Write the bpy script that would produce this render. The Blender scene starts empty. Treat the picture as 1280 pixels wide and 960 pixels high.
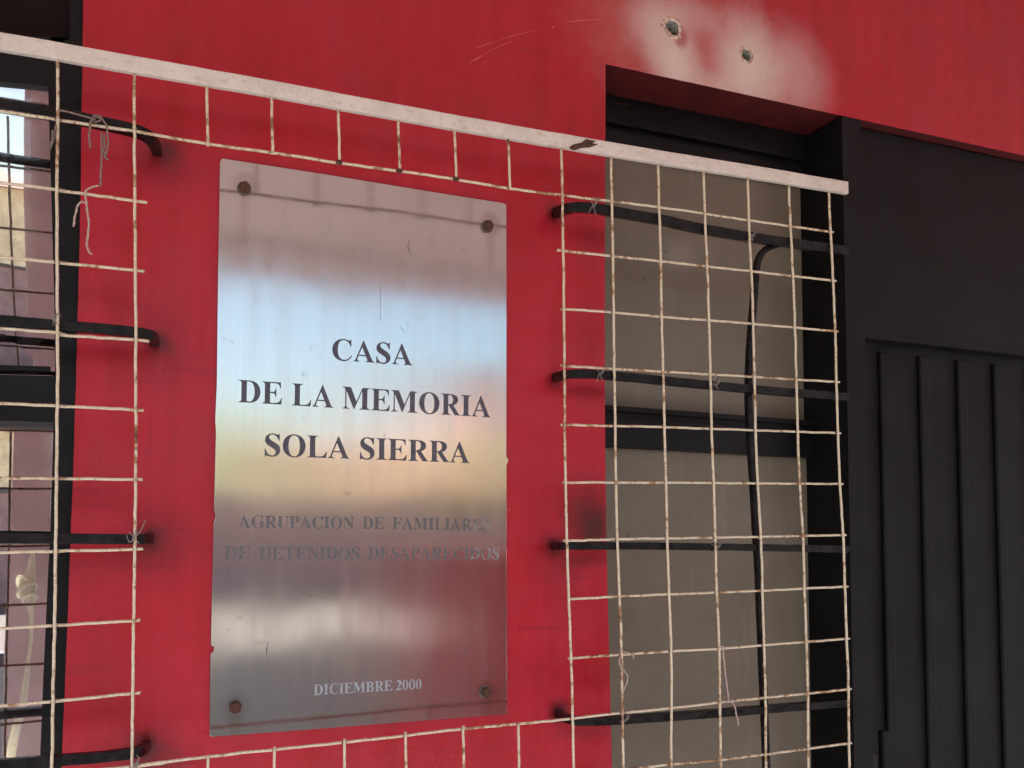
import bpy, bmesh, math, random
from mathutils import Vector, Matrix, noise
from mathutils.geometry import tessellate_polygon
random.seed(7)
S = bpy.context.scene
COL = S.collection

# ------------------------------------------------------------------ camera
CAM = Vector((0.0, -1.201, 1.6))
ROT = Matrix(((0.952166, -0.022121, -0.304779), (-0.305454, -0.040189, -0.951358), (0.008796, 0.998947, -0.045024)))
cd = bpy.data.cameras.new('camera'); cam = bpy.data.objects.new('camera', cd); COL.objects.link(cam)
cam.matrix_world = Matrix.Translation(CAM) @ ROT.to_4x4()
cd.sensor_width = 36; cd.lens = 938 / 1280 * 36; cd.shift_x = 0.125; cd.shift_y = 0.10625
cd.clip_start = 0.02; cd.clip_end = 2000
S.camera = cam

# ------------------------------------------------------------------ world, sun, exposure
SUN_EL, SUN_AZ = math.radians(52), math.radians(200)     # direction the sun stands in, from +Y clockwise
w = bpy.data.worlds.new('World'); S.world = w; w.use_nodes = True
nt = w.node_tree; bg = nt.nodes['Background']
sky = nt.nodes.new('ShaderNodeTexSky'); sky.sky_type = 'NISHITA'; sky.sun_disc = False
sky.sun_elevation = SUN_EL; sky.sun_rotation = SUN_AZ; sky.air_density = 1.15; sky.dust_density = 1.3; sky.ozone_density = 0.3
nt.links.new(sky.outputs[0], bg.inputs[0]); bg.inputs[1].default_value = 0.05
sd = bpy.data.lights.new('sun', 'SUN'); sun = bpy.data.objects.new('sun', sd); COL.objects.link(sun)
sd.energy = 5.0; sd.angle = math.radians(0.6); sd.color = (1, 0.98, 0.95)
sv = Vector((math.sin(SUN_AZ) * math.cos(SUN_EL), math.cos(SUN_AZ) * math.cos(SUN_EL), math.sin(SUN_EL)))
sun.rotation_euler = sv.to_track_quat('Z', 'Y').to_euler(); sun.location = sv * 20
S.view_settings.view_transform = 'Standard'; S.view_settings.look = 'None'
S.view_settings.exposure = 2.08; S.view_settings.gamma = 1
S.cycles.max_bounces = 8; S.cycles.diffuse_bounces = 4; S.cycles.glossy_bounces = 5; S.cycles.transparent_max_bounces = 12
S.cycles.use_denoising = True; S.cycles.sample_clamp_indirect = 6; S.cycles.caustics_reflective = False

# ------------------------------------------------------------------ helpers
GY = -0.085                                    # plane of the welded mesh, wall face is y = 0
def U(px, py, y=0.0):
    """point of the plane at depth y that stands at this place of the facade"""
    r = ROT @ Vector(((px - 480) / 938, -(py - 616) / 938, -1))
    return CAM + r * ((y - CAM.y) / r.y)
def link(name, me, mat=None, parent=None, smooth=False):
    o = bpy.data.objects.new(name, me); COL.objects.link(o)
    if mat is not None and not me.materials:
        for m in (mat if isinstance(mat, (list, tuple)) else [mat]): me.materials.append(m)
    if smooth:
        for p in me.polygons: p.use_smooth = True
    if parent: o.parent = parent; o.matrix_parent_inverse = parent.matrix_world.inverted()
    return o
def mesh(vs, fs):
    me = bpy.data.meshes.new('mesh'); me.from_pydata([tuple(v) for v in vs], [], fs); me.update(); return me
def obj(name, geo, mat, parent=None, smooth=False):
    me = mesh(*geo)
    bm = bmesh.new(); bm.from_mesh(me); bmesh.ops.recalc_face_normals(bm, faces=bm.faces); bm.to_mesh(me); bm.free()
    return link(name, me, mat, parent, smooth)
def thing(name, label, cat, loc=(0, 0, 0), group=None):
    o = bpy.data.objects.new(name, None); COL.objects.link(o); o.location = loc; o.empty_display_size = .05
    bpy.context.view_layer.update()
    return tag(o, label, cat, group)
def tag(o, label=None, cat=None, group=None, kind=None):
    if label: o['label'] = label
    if cat: o['category'] = cat
    if group: o['group'] = group
    if kind: o['kind'] = kind
    return o
def join(*geos):
    V, F = [], []
    for v, f in geos:
        n = len(V); V += list(v); F += [tuple(i + n for i in q) for q in f]
    return V, F
def box(a, b, bev=0.0):
    a = Vector(a); b = Vector(b)
    lo = Vector([min(a[i], b[i]) for i in range(3)]); hi = Vector([max(a[i], b[i]) for i in range(3)])
    if bev <= 0:
        v = [Vector((x, y, z)) for x in (lo.x, hi.x) for y in (lo.y, hi.y) for z in (lo.z, hi.z)]
        return v, [(0, 1, 3, 2), (4, 6, 7, 5), (0, 4, 5, 1), (2, 3, 7, 6), (0, 2, 6, 4), (1, 5, 7, 3)]
    bm = bmesh.new(); bmesh.ops.create_cube(bm, size=1)
    for v in bm.verts: v.co = Vector([lo[i] + (v.co[i] + .5) * (hi[i] - lo[i]) for i in range(3)])
    bmesh.ops.bevel(bm, geom=bm.edges[:], offset=bev, segments=2, affect='EDGES', profile=.5)
    bm.verts.index_update()
    r = [v.co.copy() for v in bm.verts], [tuple(v.index for v in f.verts) for f in bm.faces]; bm.free(); return r
def prism(loop, y0, y1):
    """a polygon in the x-z plane given thickness from y0 (front) to y1; loop is a list of (x, z)"""
    n = len(loop); v = [Vector((x, y0, z)) for x, z in loop] + [Vector((x, y1, z)) for x, z in loop]
    tri = tessellate_polygon([[Vector((x, z, 0)) for x, z in loop]])
    f = [tuple(t) for t in tri] + [tuple(i + n for i in reversed(t)) for t in tri]
    return v, f + [(i, (i + 1) % n, (i + 1) % n + n, i + n) for i in range(n)]
def smoothpath(pts, sub=6):
    P = [Vector(p) for p in pts]
    if len(P) < 3: return P
    out = []
    for i in range(len(P) - 1):
        p0 = P[max(i - 1, 0)]; p1 = P[i]; p2 = P[i + 1]; p3 = P[min(i + 2, len(P) - 1)]
        for k in range(sub):
            t = k / sub
            out.append(0.5 * ((2 * p1) + (p2 - p0) * t + (2 * p0 - 5 * p1 + 4 * p2 - p3) * t * t + (3 * p1 - p0 - 3 * p2 + p3) * t ** 3))
    return out + [P[-1]]
def sweep(pts, prof, up=Vector((0, 0, 1)), scale=None):
    """prof: list of (side, up) offsets; swept along pts with capped ends"""
    V, F = [], []; n = len(prof); m = len(pts)
    side0 = None
    for i, p in enumerate(pts):
        d = (pts[min(i + 1, m - 1)] - pts[max(i - 1, 0)]).normalized()
        if side0 is None:
            side = d.cross(up)
            if side.length < .1: side = d.cross(Vector((0, 1, 0)))
            side.normalize()
        else:
            side = (side0 - d * side0.dot(d)).normalized()
        side0 = side; u = side.cross(d).normalized(); s = scale(i / (m - 1)) if scale else 1
        for a, b in prof: V.append(p + side * a * s + u * b * s)
    for i in range(m - 1):
        for k in range(n):
            F.append((i * n + k, i * n + (k + 1) % n, (i + 1) * n + (k + 1) % n, (i + 1) * n + k))
    F.append(tuple(range(n))[::-1]); F.append(tuple((m - 1) * n + k for k in range(n)))
    return V, F
def circ(r, n=8): return [(r * math.cos(2 * math.pi * k / n), r * math.sin(2 * math.pi * k / n)) for k in range(n)]
def rrect(a, b, c):
    """rounded rectangle profile: half width a, half height b, corner c"""
    q = []
    for sx, sz, st in ((1, 1, 0), (-1, 1, 90), (-1, -1, 180), (1, -1, 270)):
        for k in (0, 45, 90):
            t = math.radians(st + k); q.append((sx * (a - c) + c * math.cos(t), sz * (b - c) + c * math.sin(t)))
    return q
def jitter_line(pts, amp, step=.004, seed=0, axis=(1, 0, 1)):
    out = []
    for a, b in zip(pts, pts[1:]):
        a = Vector(a); b = Vector(b); n = max(1, int((b - a).length / step))
        for k in range(n):
            p = a.lerp(b, k / n); q = noise.noise_vector((p + Vector((seed, 0, seed))) * 60)
            out.append(p + Vector((q.x * amp * axis[0], q.y * amp * axis[1], q.z * amp * axis[2])))
    out.append(Vector(pts[-1])); return out

# ------------------------------------------------------------------ material helpers
class Mat:
    def __init__(s, name):
        s.m = bpy.data.materials.new(name); s.m.use_nodes = True; s.t = s.m.node_tree; s.b = s.t.nodes['Principled BSDF']
        s.out = s.t.nodes['Material Output']; tc = s.t.nodes.new('ShaderNodeTexCoord'); s.pos = tc.outputs['Object']
        g = s.t.nodes.new('ShaderNodeNewGeometry'); s.wpos = g.outputs['Position']
    def n(s, kind, **kw):
        x = s.t.nodes.new('ShaderNode' + kind)
        for k, v in kw.items():
            if k in ('operation', 'blend_type', 'data_type', 'noise_dimensions', 'feature', 'direction_type', 'axis', 'distance', 'interpolation_type', 'vector_type', 'distribution', 'wave_type', 'bands_direction'): setattr(x, k, v)
            else: s.set(x.inputs[int(k[1:]) if k[0] == '_' and k[1:].isdigit() else k.replace('_', ' ')], v)
        return x
    def set(s, i, v):
        if isinstance(v, bpy.types.NodeSocket): s.t.links.new(v, i)
        elif isinstance(v, (tuple, list)) and len(v) == 3 and i.type == 'RGBA': i.default_value = (*v, 1)
        else: i.default_value = v
    def __setitem__(s, k, v): s.set(s.b.inputs[k], v)
    def math(s, op, a, b=0.0, clamp=False):
        x = s.n('Math', operation=op, _0=a, _1=b); x.use_clamp = clamp; return x.outputs[0]
    def vec(s, op, a, b): return s.n('VectorMath', operation=op, _0=a, _1=b).outputs[0]
    def noise(s, scale, vec=None, detail=4, rough=.55, dist=0.0):
        return s.n('TexNoise', Vector=vec if vec is not None else s.wpos, Scale=scale, Detail=detail, Roughness=rough, Distortion=dist).outputs[0]
    def ramp(s, v, lo, hi, a=0.0, b=1.0, smooth=True):
        x = s.n('MapRange', _0=v, _1=lo, _2=hi, _3=a, _4=b)
        if smooth: x.interpolation_type = 'SMOOTHSTEP'
        return x.outputs[0]
    def mix(s, f, a, b, mode='MIX'):
        x = s.t.nodes.new('ShaderNodeMix'); x.data_type = 'RGBA'; x.blend_type = mode
        s.set(x.inputs[0], f); s.set(x.inputs[6], a); s.set(x.inputs[7], b); return x.outputs[2]
    def bump(s, h, dist=.001, strength=1.0, prev=None):
        x = s.n('Bump', Height=h, Strength=strength, Distance=dist)
        if prev is not None: s.set(x.inputs['Normal'], prev)
        return x.outputs[0]
    def spot(s, c, rx, rz, soft=.5, warp=.3, nz=None, ry=None):
        """1 inside a blot of the given half sizes round point c, fading outside, with an uneven outline"""
        v = s.vec('SUBTRACT', s.wpos, tuple(c)); v = s.vec('MULTIPLY', v, (1 / rx, 1 / (ry or max(rx, rz)), 1 / rz))
        l = s.n('VectorMath', operation='LENGTH', _0=v).outputs[1]
        if nz is not None: l = s.math('ADD', l, s.math('MULTIPLY', s.math('SUBTRACT', nz, .5), warp * 4))
        return s.ramp(l, 1 - soft, 1 + soft, 1.0, 0.0)
def simple(name, col, rough=.6, metal=0.0, var=.15, scale=30, bump=0.0, col2=None, bscale=None):
    m = Mat(name); nz = m.noise(scale)
    c2 = col2 or tuple(c * (1 - var) for c in col); c1 = tuple(min(1, c * (1 + var)) for c in col) if not col2 else col
    m['Base Color'] = m.mix(m.ramp(nz, .35, .65), c1, c2)
    m['Roughness'] = rough; m['Metallic'] = metal
    if bump: m['Normal'] = m.bump(m.noise(bscale or scale * 3), bump)
    return m.m

# ------------------------------------------------------------------ materials
RED = (.36, .018, .026)
def wall_material():
    m = Mat('red_wall_paint'); P = m.wpos
    stretch = m.vec('MULTIPLY', P, (9, 9, .9))
    streak = m.noise(2.2, stretch, 5, .6); cloud = m.noise(5, P, 5, .6); fine = m.noise(130, P, 3); mid = m.noise(24, P, 6, .65)
    c = m.mix(m.ramp(streak, .3, .7), (.42, .009, .019), (.52, .014, .035))
    c = m.mix(m.math('MULTIPLY', m.ramp(cloud, .42, .70), .6), c, (.43, .022, .040))
    c = m.mix(m.math('MULTIPLY', m.ramp(streak, .60, .74), .3), c, (.22, .018, .026))
    c = m.mix(m.math('MULTIPLY', m.ramp(m.noise(1, m.vec('MULTIPLY', P, (60, 1, 5)), 4, .6), .56, .70), .16), c, (.20, .010, .016))
    c = m.mix(m.math('MULTIPLY', m.ramp(m.noise(330, P, 3, .7), .60, .72), .35), c, (.56, .09, .10))
    # dark horizontal streaks from stretched noise, all over the wall
    hs = m.noise(3, m.vec('MULTIPLY', P, (1.2, 1, 16)), 3)
    c = m.mix(m.math('MULTIPLY', m.ramp(hs, .60, .72), .28), c, (.20, .010, .014))
    # worn, bleached plaster round the two knocked-out holes
    veil = m.spot(U(868, 60), .21, .12, .65, .25, mid)
    c = m.mix(m.math('MULTIPLY', veil, .52), c, (.56, .24, .21))
    for (x, y, rx, rz, k) in ((846, 84, .050, .052, .8), (826, 34, .060, .055, .62), (934, 84, .066, .092, .8), (868, 20, .05, .030, .3), (990, 95, .08, .08, .42), (893, 112, .06, .028, .45)):
        c = m.mix(m.math('MULTIPLY', m.spot(U(x, y), rx, rz, .85, .13, mid), k), c, (.80, .73, .66))
    c = m.mix(m.math('MULTIPLY', m.spot(U(851, 46), .015, .020, .6, .3, mid), .7), c, (.40, .035, .04))
    # paint left in flecks and chips on the bleached part
    fl = m.math('MULTIPLY', m.ramp(m.noise(210, P, 5, .7), .63, .68), m.ramp(veil, .2, .6))
    c = m.mix(fl, c, (.20, .05, .045))
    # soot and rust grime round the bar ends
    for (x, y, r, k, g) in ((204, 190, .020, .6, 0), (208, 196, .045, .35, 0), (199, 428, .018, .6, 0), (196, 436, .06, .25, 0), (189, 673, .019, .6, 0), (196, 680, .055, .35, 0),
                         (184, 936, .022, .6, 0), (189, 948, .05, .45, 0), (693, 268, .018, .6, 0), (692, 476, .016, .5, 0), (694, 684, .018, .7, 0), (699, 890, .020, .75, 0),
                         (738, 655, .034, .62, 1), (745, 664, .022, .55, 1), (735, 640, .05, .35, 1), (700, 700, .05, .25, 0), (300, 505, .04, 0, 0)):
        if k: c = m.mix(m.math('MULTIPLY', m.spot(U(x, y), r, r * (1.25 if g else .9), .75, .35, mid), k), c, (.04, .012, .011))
    # bar shadows painted into the wall colour, a soft dark band below each
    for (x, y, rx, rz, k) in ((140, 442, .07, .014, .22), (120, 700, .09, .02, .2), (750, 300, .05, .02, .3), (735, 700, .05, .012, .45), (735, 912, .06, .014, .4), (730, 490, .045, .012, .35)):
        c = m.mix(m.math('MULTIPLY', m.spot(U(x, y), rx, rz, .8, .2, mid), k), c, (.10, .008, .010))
    # tiny chips
    chip = m.n('TexVoronoi', Vector=P, Scale=26.0, feature='F1').outputs[0]
    gate = m.math('MULTIPLY', m.ramp(chip, .03, .045, 1, 0), m.ramp(m.noise(9, P, 2), .55, .62))
    c = m.mix(m.math('MULTIPLY', gate, .8), c, (.52, .25, .22))
    dk = m.n('TexVoronoi', Vector=m.vec('ADD', P, (3.3, 0, 7.1)), Scale=17.0, feature='F1').outputs[0]
    c = m.mix(m.math('MULTIPLY', m.math('MULTIPLY', m.ramp(dk, .02, .035, 1, 0), m.ramp(m.noise(7, P, 2), .5, .56)), .75), c, (.06, .01, .01))
    cr = m.n('TexVoronoi', Vector=m.vec('ADD', P, m.vec('MULTIPLY', m.n('TexNoise', Vector=P, Scale=14.0, Detail=4.0).outputs[1], (.05, 0, .05))), Scale=4.0, feature='DISTANCE_TO_EDGE').outputs[0]
    crk = m.math('MULTIPLY', m.ramp(cr, .0, .0035, 1, 0), m.ramp(m.noise(2.3, P, 2), .54, .62))
    c = m.mix(m.math('MULTIPLY', crk, .12), c, (.10, .010, .012))
    m['Base Color'] = c
    m['Roughness'] = m.ramp(mid, .3, .7, .34, .5); m['Specular IOR Level'] = .42
    b = m.bump(m.noise(3.5, P, 3), .012, .5); b = m.bump(mid, .0022, .7, b); b = m.bump(m.noise(1, m.vec('MULTIPLY', P, (90, 1, 34)), 4, .6), .0007, .6, b); b = m.bump(fine, .0004, .8, b); b = m.bump(crk, .0006, .8, b)
    m['Normal'] = b
    return m.m
def painted_wire():
    m = Mat('cream_painted_wire'); P = m.wpos
    a = m.noise(55, P, 6, .7); b = m.noise(260, P, 4, .6)
    c = m.mix(m.ramp(b, .35, .7), (.84, .77, .59), (.70, .58, .38))
    big = m.noise(7, P, 3); a2 = m.math('ADD', a, m.math('MULTIPLY', m.math('SUBTRACT', big, .5), .55))
    c = m.mix(m.ramp(a2, .53, .64), c, (.42, .24, .11))
    c = m.mix(m.ramp(a2, .64, .74), c, (.12, .05, .028))
    m['Base Color'] = c; m['Roughness'] = .62
    m['Normal'] = m.bump(m.math('ADD', a, b), .0012)
    return m.m
def painted_rail():
    m = Mat('dirty_cream_rail_paint'); P = m.wpos
    a = m.noise(20, P, 7, .7); b = m.noise(150, P, 5, .65); s = m.noise(3, m.vec('MULTIPLY', P, (12, 12, 50)), 4)
    c = m.mix(m.ramp(a, .3, .7), (.83, .78, .70), (.70, .64, .56))
    c = m.mix(m.math('MULTIPLY', m.ramp(b, .56, .72), .5), c, (.40, .34, .27))
    c = m.mix(m.math('MULTIPLY', m.ramp(s, .55, .7), .5), c, (.52, .45, .36))
    c = m.mix(m.ramp(m.math('ADD', a, m.math('MULTIPLY', b, .6)), 1.03, 1.09), c, (.16, .08, .05))
    m['Base Color'] = c; m['Roughness'] = .5
    m['Normal'] = m.bump(m.math('ADD', a, b), .0005)
    return m.m
def black_bar():
    m = Mat('worn_black_steel'); P = m.wpos
    a = m.noise(40, P, 6, .65); b = m.noise(300, P, 3)
    c = m.mix(m.ramp(a, .42, .62), (.005, .005, .006), (.014, .012, .013))
    c = m.mix(m.ramp(a, .66, .72), c, (.09, .045, .03))
    c = m.mix(m.math('MULTIPLY', m.ramp(b, .64, .72), .3), c, (.10, .09, .085))
    m['Base Color'] = c; m['Specular IOR Level'] = .22; m['Roughness'] = m.ramp(a, .3, .7, .22, .4)
    m['Normal'] = m.bump(m.math('ADD', a, b), .0008)
    return m.m
def steel():
    m = Mat('brushed_stainless_steel'); P = m.wpos
    hair = m.noise(1, m.vec('MULTIPLY', P, (2600, 1, 14)), 3, .7)
    hair2 = m.noise(1, m.vec('MULTIPLY', P, (500, 1, 3)), 4, .7)
    smear = m.noise(1, m.vec('MULTIPLY', P, (26, 1, 3.0)), 5, .6); grime = m.noise(42, P, 6, .7)
    c = m.mix(m.ramp(hair2, .3, .7), (.61, .64, .615), (.56, .585, .56))
    c = m.mix(m.math('MULTIPLY', m.ramp(smear, .5, .75), .18), c, (.50, .46, .44))
    c = m.mix(m.math('MULTIPLY', m.ramp(grime, .62, .74), .45), c, (.30, .26, .24))
    m['Metallic'] = 1.0
    for (x, y) in ((306, 233), (611, 281), (294, 885), (608, 865)):        # stain ring and run below every bolt
        p = U(x, y)
        c = m.mix(m.math('MULTIPLY', m.spot(p, .021, .021, .35, .12, grime), .3), c, (.26, .22, .20))
        c = m.mix(m.math('MULTIPLY', m.spot(p - Vector((0, 0, .035)), .008, .045, .8, .2, grime), .22), c, (.32, .20, .13))
    c = m.mix(m.math('MULTIPLY', m.ramp(m.noise(1, m.vec('MULTIPLY', P, (150, 1, 5)), 4, .6), .66, .72), .25), c, (.36, .33, .31))
    m['Base Color'] = c
    r = m.math('ADD', m.ramp(smear, .3, .7, .15, .20), m.ramp(grime, .6, .8, 0, .08))
    m['Roughness'] = r; m['Anisotropic'] = .85
    m.set(m.b.inputs['Tangent'], m.n('CombineXYZ', X=1.0, Y=0.0, Z=0.0).outputs[0])
    b = m.bump(m.noise(2.6, P, 2), .0045, .45); b = m.bump(hair, .00003, .4, b)
    m['Normal'] = b
    return m.m
def lettering(worn, seed):
    m = Mat('engraved_lettering_' + ('worn' if worn else 'dark')); P = m.wpos
    a = m.noise(90, m.vec('ADD', P, (seed, 0, 0)), 6, .7)
    if worn == 0:
        c = m.mix(m.ramp(a, .45, .7), (.080, .078, .105), (.12, .12, .15)); m['Metallic'] = .15; m['Roughness'] = .5
    elif worn == 1:
        x0 = U(520, 680).x; x1 = U(640, 680).x
        f = m.n('SeparateXYZ', _0=P).outputs[0]; f = m.ramp(f, x0, x1, -.06, .28)
        e = m.ramp(m.math('ADD', a, f), .62, .74)
        c = m.mix(e, (.15, .15, .16), (.30, .30, .30)); m['Metallic'] = .35; m['Roughness'] = m.ramp(e, 0, 1, .55, .42)
    else:
        c = m.mix(m.ramp(a, .5, .66), (.38, .43, .47), (.27, .30, .33)); m['Metallic'] = .2; m['Roughness'] = .5
    m['Base Color'] = c
    return m.m
def window_glass():
    m = Mat('reflective_tinted_glass'); P = m.wpos
    t = m.n('BsdfTransparent', Color=(.85, .84, .85, 1)); g = m.n('BsdfGlossy', Color=(.93, .95, .96, 1), Roughness=.012)
    dirt = m.n('BsdfDiffuse', Color=(.30, .26, .27, 1)); a = m.noise(24, P, 7, .7); sp = m.n('TexVoronoi', Vector=P, Scale=70.0).outputs[0]
    m.set(g.inputs['Normal'], m.bump(m.noise(3, P, 2), .002, .5))
    f = m.math('ADD', m.ramp(a, .4, .75, .02, .16), m.math('MULTIPLY', m.ramp(sp, .04, .1, 1, 0), .35), True)
    x = m.n('MixShader', Fac=.62, _1=t.outputs[0], _2=g.outputs[0]); y = m.n('MixShader', Fac=f, _1=x.outputs[0], _2=dirt.outputs[0])
    m.t.links.new(y.outputs[0], m.out.inputs[0]); return m.m
def tan_panel():
    m = Mat('dusty_taupe_panel'); P = m.wpos
    a = m.noise(7, P, 6, .65); s = m.noise(2, m.vec('MULTIPLY', P, (14, 1, 2)), 5, .6); f = m.noise(60, P, 6, .75)
    c = m.mix(m.ramp(a, .35, .7), (.178, .153, .110), (.205, .178, .132))
    c = m.mix(m.math('MULTIPLY', m.ramp(s, .55, .72), .45), c, (.24, .215, .18))
    c = m.mix(m.math('MULTIPLY', m.ramp(f, .62, .70), .35), c, (.33, .30, .26))
    c = m.mix(m.math('MULTIPLY', m.spot(U(855, 315, .09), .035, .03, .8, .5, f), .45), c, (.33, .30, .26))
    dk = m.n('TexVoronoi', Vector=P, Scale=16.0).outputs[0]
    c = m.mix(m.math('MULTIPLY', m.math('MULTIPLY', m.ramp(dk, .03, .05, 1, 0), m.ramp(m.noise(8, P, 2), .5, .56)), .7), c, (.03, .028, .025))
    m['Base Color'] = c; m['Roughness'] = m.ramp(f, .3, .7, .3, .48); m['Normal'] = m.bump(m.noise(2.5, P, 2), .004, .4)
    return m.m
def rusty_bolt():
    m = Mat('rusted_bolt_head'); P = m.wpos; a = m.noise(240, P, 5, .7)
    m['Base Color'] = m.mix(m.ramp(a, .35, .65), (.060, .030, .022), (.15, .062, .032)); m['Roughness'] = .7; m['Metallic'] = .3
    m['Normal'] = m.bump(a, .0012); return m.m
M = dict(wall=wall_material(), wire=painted_wire(), rail=painted_rail(), bar=black_bar(), steel=steel(), glass=window_glass(), tan=tan_panel(), bolt=rusty_bolt())
M['soffit'] = simple('shade_darkened_reveal_red', (.095, .006, .008), .6, var=.2, scale=12, bump=.001)  # reveal red with the recess shade darkened into its colour
M['frame'] = simple('black_frame_enamel', (.0055, .006, .0075), .45, var=.35, scale=9, bump=.0006, bscale=60)
M['frame'].node_tree.nodes['Principled BSDF'].inputs['Specular IOR Level'].default_value = .25
M['matt'] = simple('matt_black_door_paint', (.0045, .0045, .005), .6, var=.4, scale=7, bump=.0006, bscale=50)
M['matt'].node_tree.nodes['Principled BSDF'].inputs['Specular IOR Level'].default_value = .22
M['brown'] = simple('dark_brown_board', (.010, .005, .004), .6, var=.25, scale=8)
M['concrete'] = simple('grey_broken_plaster', (.34, .37, .32), .9, scale=170, col2=(.08, .085, .07), bump=.002)
M['flake'] = simple('cream_flaking_plaster', (.82, .70, .58), .85, scale=140, col2=(.42, .24, .19), bump=.001)
M['scratch'] = simple('bare_pink_scratch', (.62, .22, .19), .8, scale=200)
M['washer'] = simple('dull_zinc_washer', (.16, .145, .13), .6, .5, scale=120)
M['brown'].node_tree.nodes['Principled BSDF'].inputs['Specular IOR Level'].default_value = .15
M['string'] = simple('off_white_string', (.66, .52, .46), .9, scale=300, col2=(.46, .34, .30), bump=.0008)
M['string_grey'] = simple('grimy_string', (.34, .25, .21), .9, scale=300, col2=(.20, .14, .12), bump=.0008)
M['tie'] = simple('thin_tie_wire', (.34, .31, .29), .45, .6, scale=120)
M['rust'] = simple('brown_bare_rust', (.13, .055, .032), .8, scale=220, col2=(.05, .025, .018), bump=.001)
M['cloth'] = simple('sheer_cream_curtain', (.88, .86, .78), .7, scale=60, col2=(.70, .66, .54))
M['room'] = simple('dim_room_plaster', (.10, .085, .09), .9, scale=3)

# ------------------------------------------------------------------ the red facade (one wall with its openings)
def wall_pt(px, py): p = U(px, py); return (p.x, p.z)
def dense(loop, amp=.0006, step=.012, seed=1):
    out = []
    for a, b in zip(loop, loop[1:] + loop[:1]):
        L = math.hypot(b[0] - a[0], b[1] - a[1])
        n = 1 if L > 1.2 else max(1, int(L / step))
        for k in range(n):
            x = a[0] + (b[0] - a[0]) * k / n; z = a[1] + (b[1] - a[1]) * k / n
            q = noise.noise_vector(Vector((x * 40 + seed, z * 40, seed)))
            out.append((x + q.x * amp, z + q.y * amp))
    return out
XL, XR, ZT = -5.0, 7.0, 3.8
left_edge = [(104, -160), (104, 0), (103.5, 60), (102, 150), (101, 240), (98, 360), (95, 480), (91, 600), (86.5, 720), (82, 840), (77, 955), (70, 1120)]
le = [wall_pt(*p) for p in left_edge]
hole_left = [(-1.15, le[0][1])] + le + [(-1.15, le[-1][1])]
right_edge = [(757, 80), (756.5, 200), (756, 350), (756, 500), (757, 600), (758.5, 700), (761, 800), (763, 880), (765, 960), (768, 1120)]
re_ = [wall_pt(*p) for p in right_edge]
top_r = wall_pt(960, 124.5); slope = (top_r[1] - re_[0][1]) / (top_r[0] - re_[0][0])
XD0, XD1 = wall_pt(1058, 600)[0], 2.62                      # the door stands from XD0 to XD1
ztop_at = lambda x: re_[0][1] + slope * (x - re_[0][0])
hole_right = re_[::-1] + [(1.02, ztop_at(1.02)), (XD1, ztop_at(XD1)), (XD1, .02), (XD0, .02), (XD0, re_[-1][1])]
def crater_loop(px, py, r, n=22, seed=0, bulge=()):
    p = U(px, py); out = []
    for k in range(n):
        t = 2 * math.pi * k / n; q = 1 + .22 * noise.noise(Vector((math.cos(t) * 1.6, math.sin(t) * 1.6, seed)))
        for (ang, wd, am) in bulge:
            d = (t - ang + math.pi) % (2 * math.pi) - math.pi; q += am * math.exp(-(d / wd) ** 2)
        out.append((p.x + r * q * math.cos(t), p.z + r * q * math.sin(t)))
    return out
craters = [(841, 35, .0142, 1.3, ((math.pi * .96, .35, .25),)), (932.5, 69.5, .0115, 4.7, ())]
cl = [crater_loop(x, y, r, 22, s, b) for x, y, r, s, b in craters]
loops = [[(XL, -.1), (XR, -.1), (XR, ZT), (XL, ZT)], dense(hole_left, seed=2), dense(hole_right, seed=5)] + cl
allp = [p for l in loops for p in l]
tri = tessellate_polygon([[Vector((x, z, 0)) for x, z in l] for l in loops])
WV = [Vector((x, 0, z)) for x, z in allp]; WF = [tuple(t) for t in tri]; n0 = len(loops[0])
base = n0
mats_idx = [0] * len(WF)
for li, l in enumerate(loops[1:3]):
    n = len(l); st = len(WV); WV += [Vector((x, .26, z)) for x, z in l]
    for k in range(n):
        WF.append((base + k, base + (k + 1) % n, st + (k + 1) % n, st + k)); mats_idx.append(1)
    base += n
wme = mesh(WV, WF); 
wall = link('wall', wme, [M['wall'], M['soffit']])
for p, i in zip(wme.polygons, mats_idx): p.material_index = i
tag(wall, kind='structure')
# the holes themselves: a rough bowl behind each and a peeled lip of paint round it
for i, (l, (px, py, r, sd_, bl)) in enumerate(zip(cl, craters)):
    c = U(px, py); V, F = [], []; n = len(l); rings = [(1.0, -.0), (.93, .004), (.72, .010), (.42, .015), (.15, .017)]
    for ri, (s, d) in enumerate(rings):
        for x, z in l:
            jz = noise.noise(Vector((x * 300, z * 300, ri))) * .0022 * (ri > 0)
            V.append(Vector((c.x + (x - c.x) * s, d + jz, c.z + (z - c.z) * s)))
    for ri in range(len(rings) - 1):
        for k in range(n): F.append((ri * n + k, ri * n + (k + 1) % n, (ri + 1) * n + (k + 1) % n, (ri + 1) * n + k))
    F.append(tuple(range((len(rings) - 1) * n, len(rings) * n)))
    obj('drilled_hole', (V, F), M['concrete'], wall, True)
    V, F = [], []; prof = [(1.0, .0005), (1.04, -.0012), (1.22, -.0026), (1.55, -.0003)]
    for ri, (s, d) in enumerate(prof):
        for k, (x, z) in enumerate(l):
            t = 2 * math.pi * k / n; wv = 1 + max(0, noise.noise(Vector((math.cos(t) * 2.2 + 9 * i, math.sin(t) * 2.2, sd_ + 3)))) * .9 * ri / 3
            V.append(Vector((c.x + (x - c.x) * (1 + (s - 1) * wv), d, c.z + (z - c.z) * (1 + (s - 1) * wv))))
    for ri in range(3):
        for k in range(n): F.append((ri * n + k, ri * n + (k + 1) % n, (ri + 1) * n + (k + 1) % n, (ri + 1) * n + k))
    obj('peeled_lip', (V, F), M['flake'], wall, True)
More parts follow.
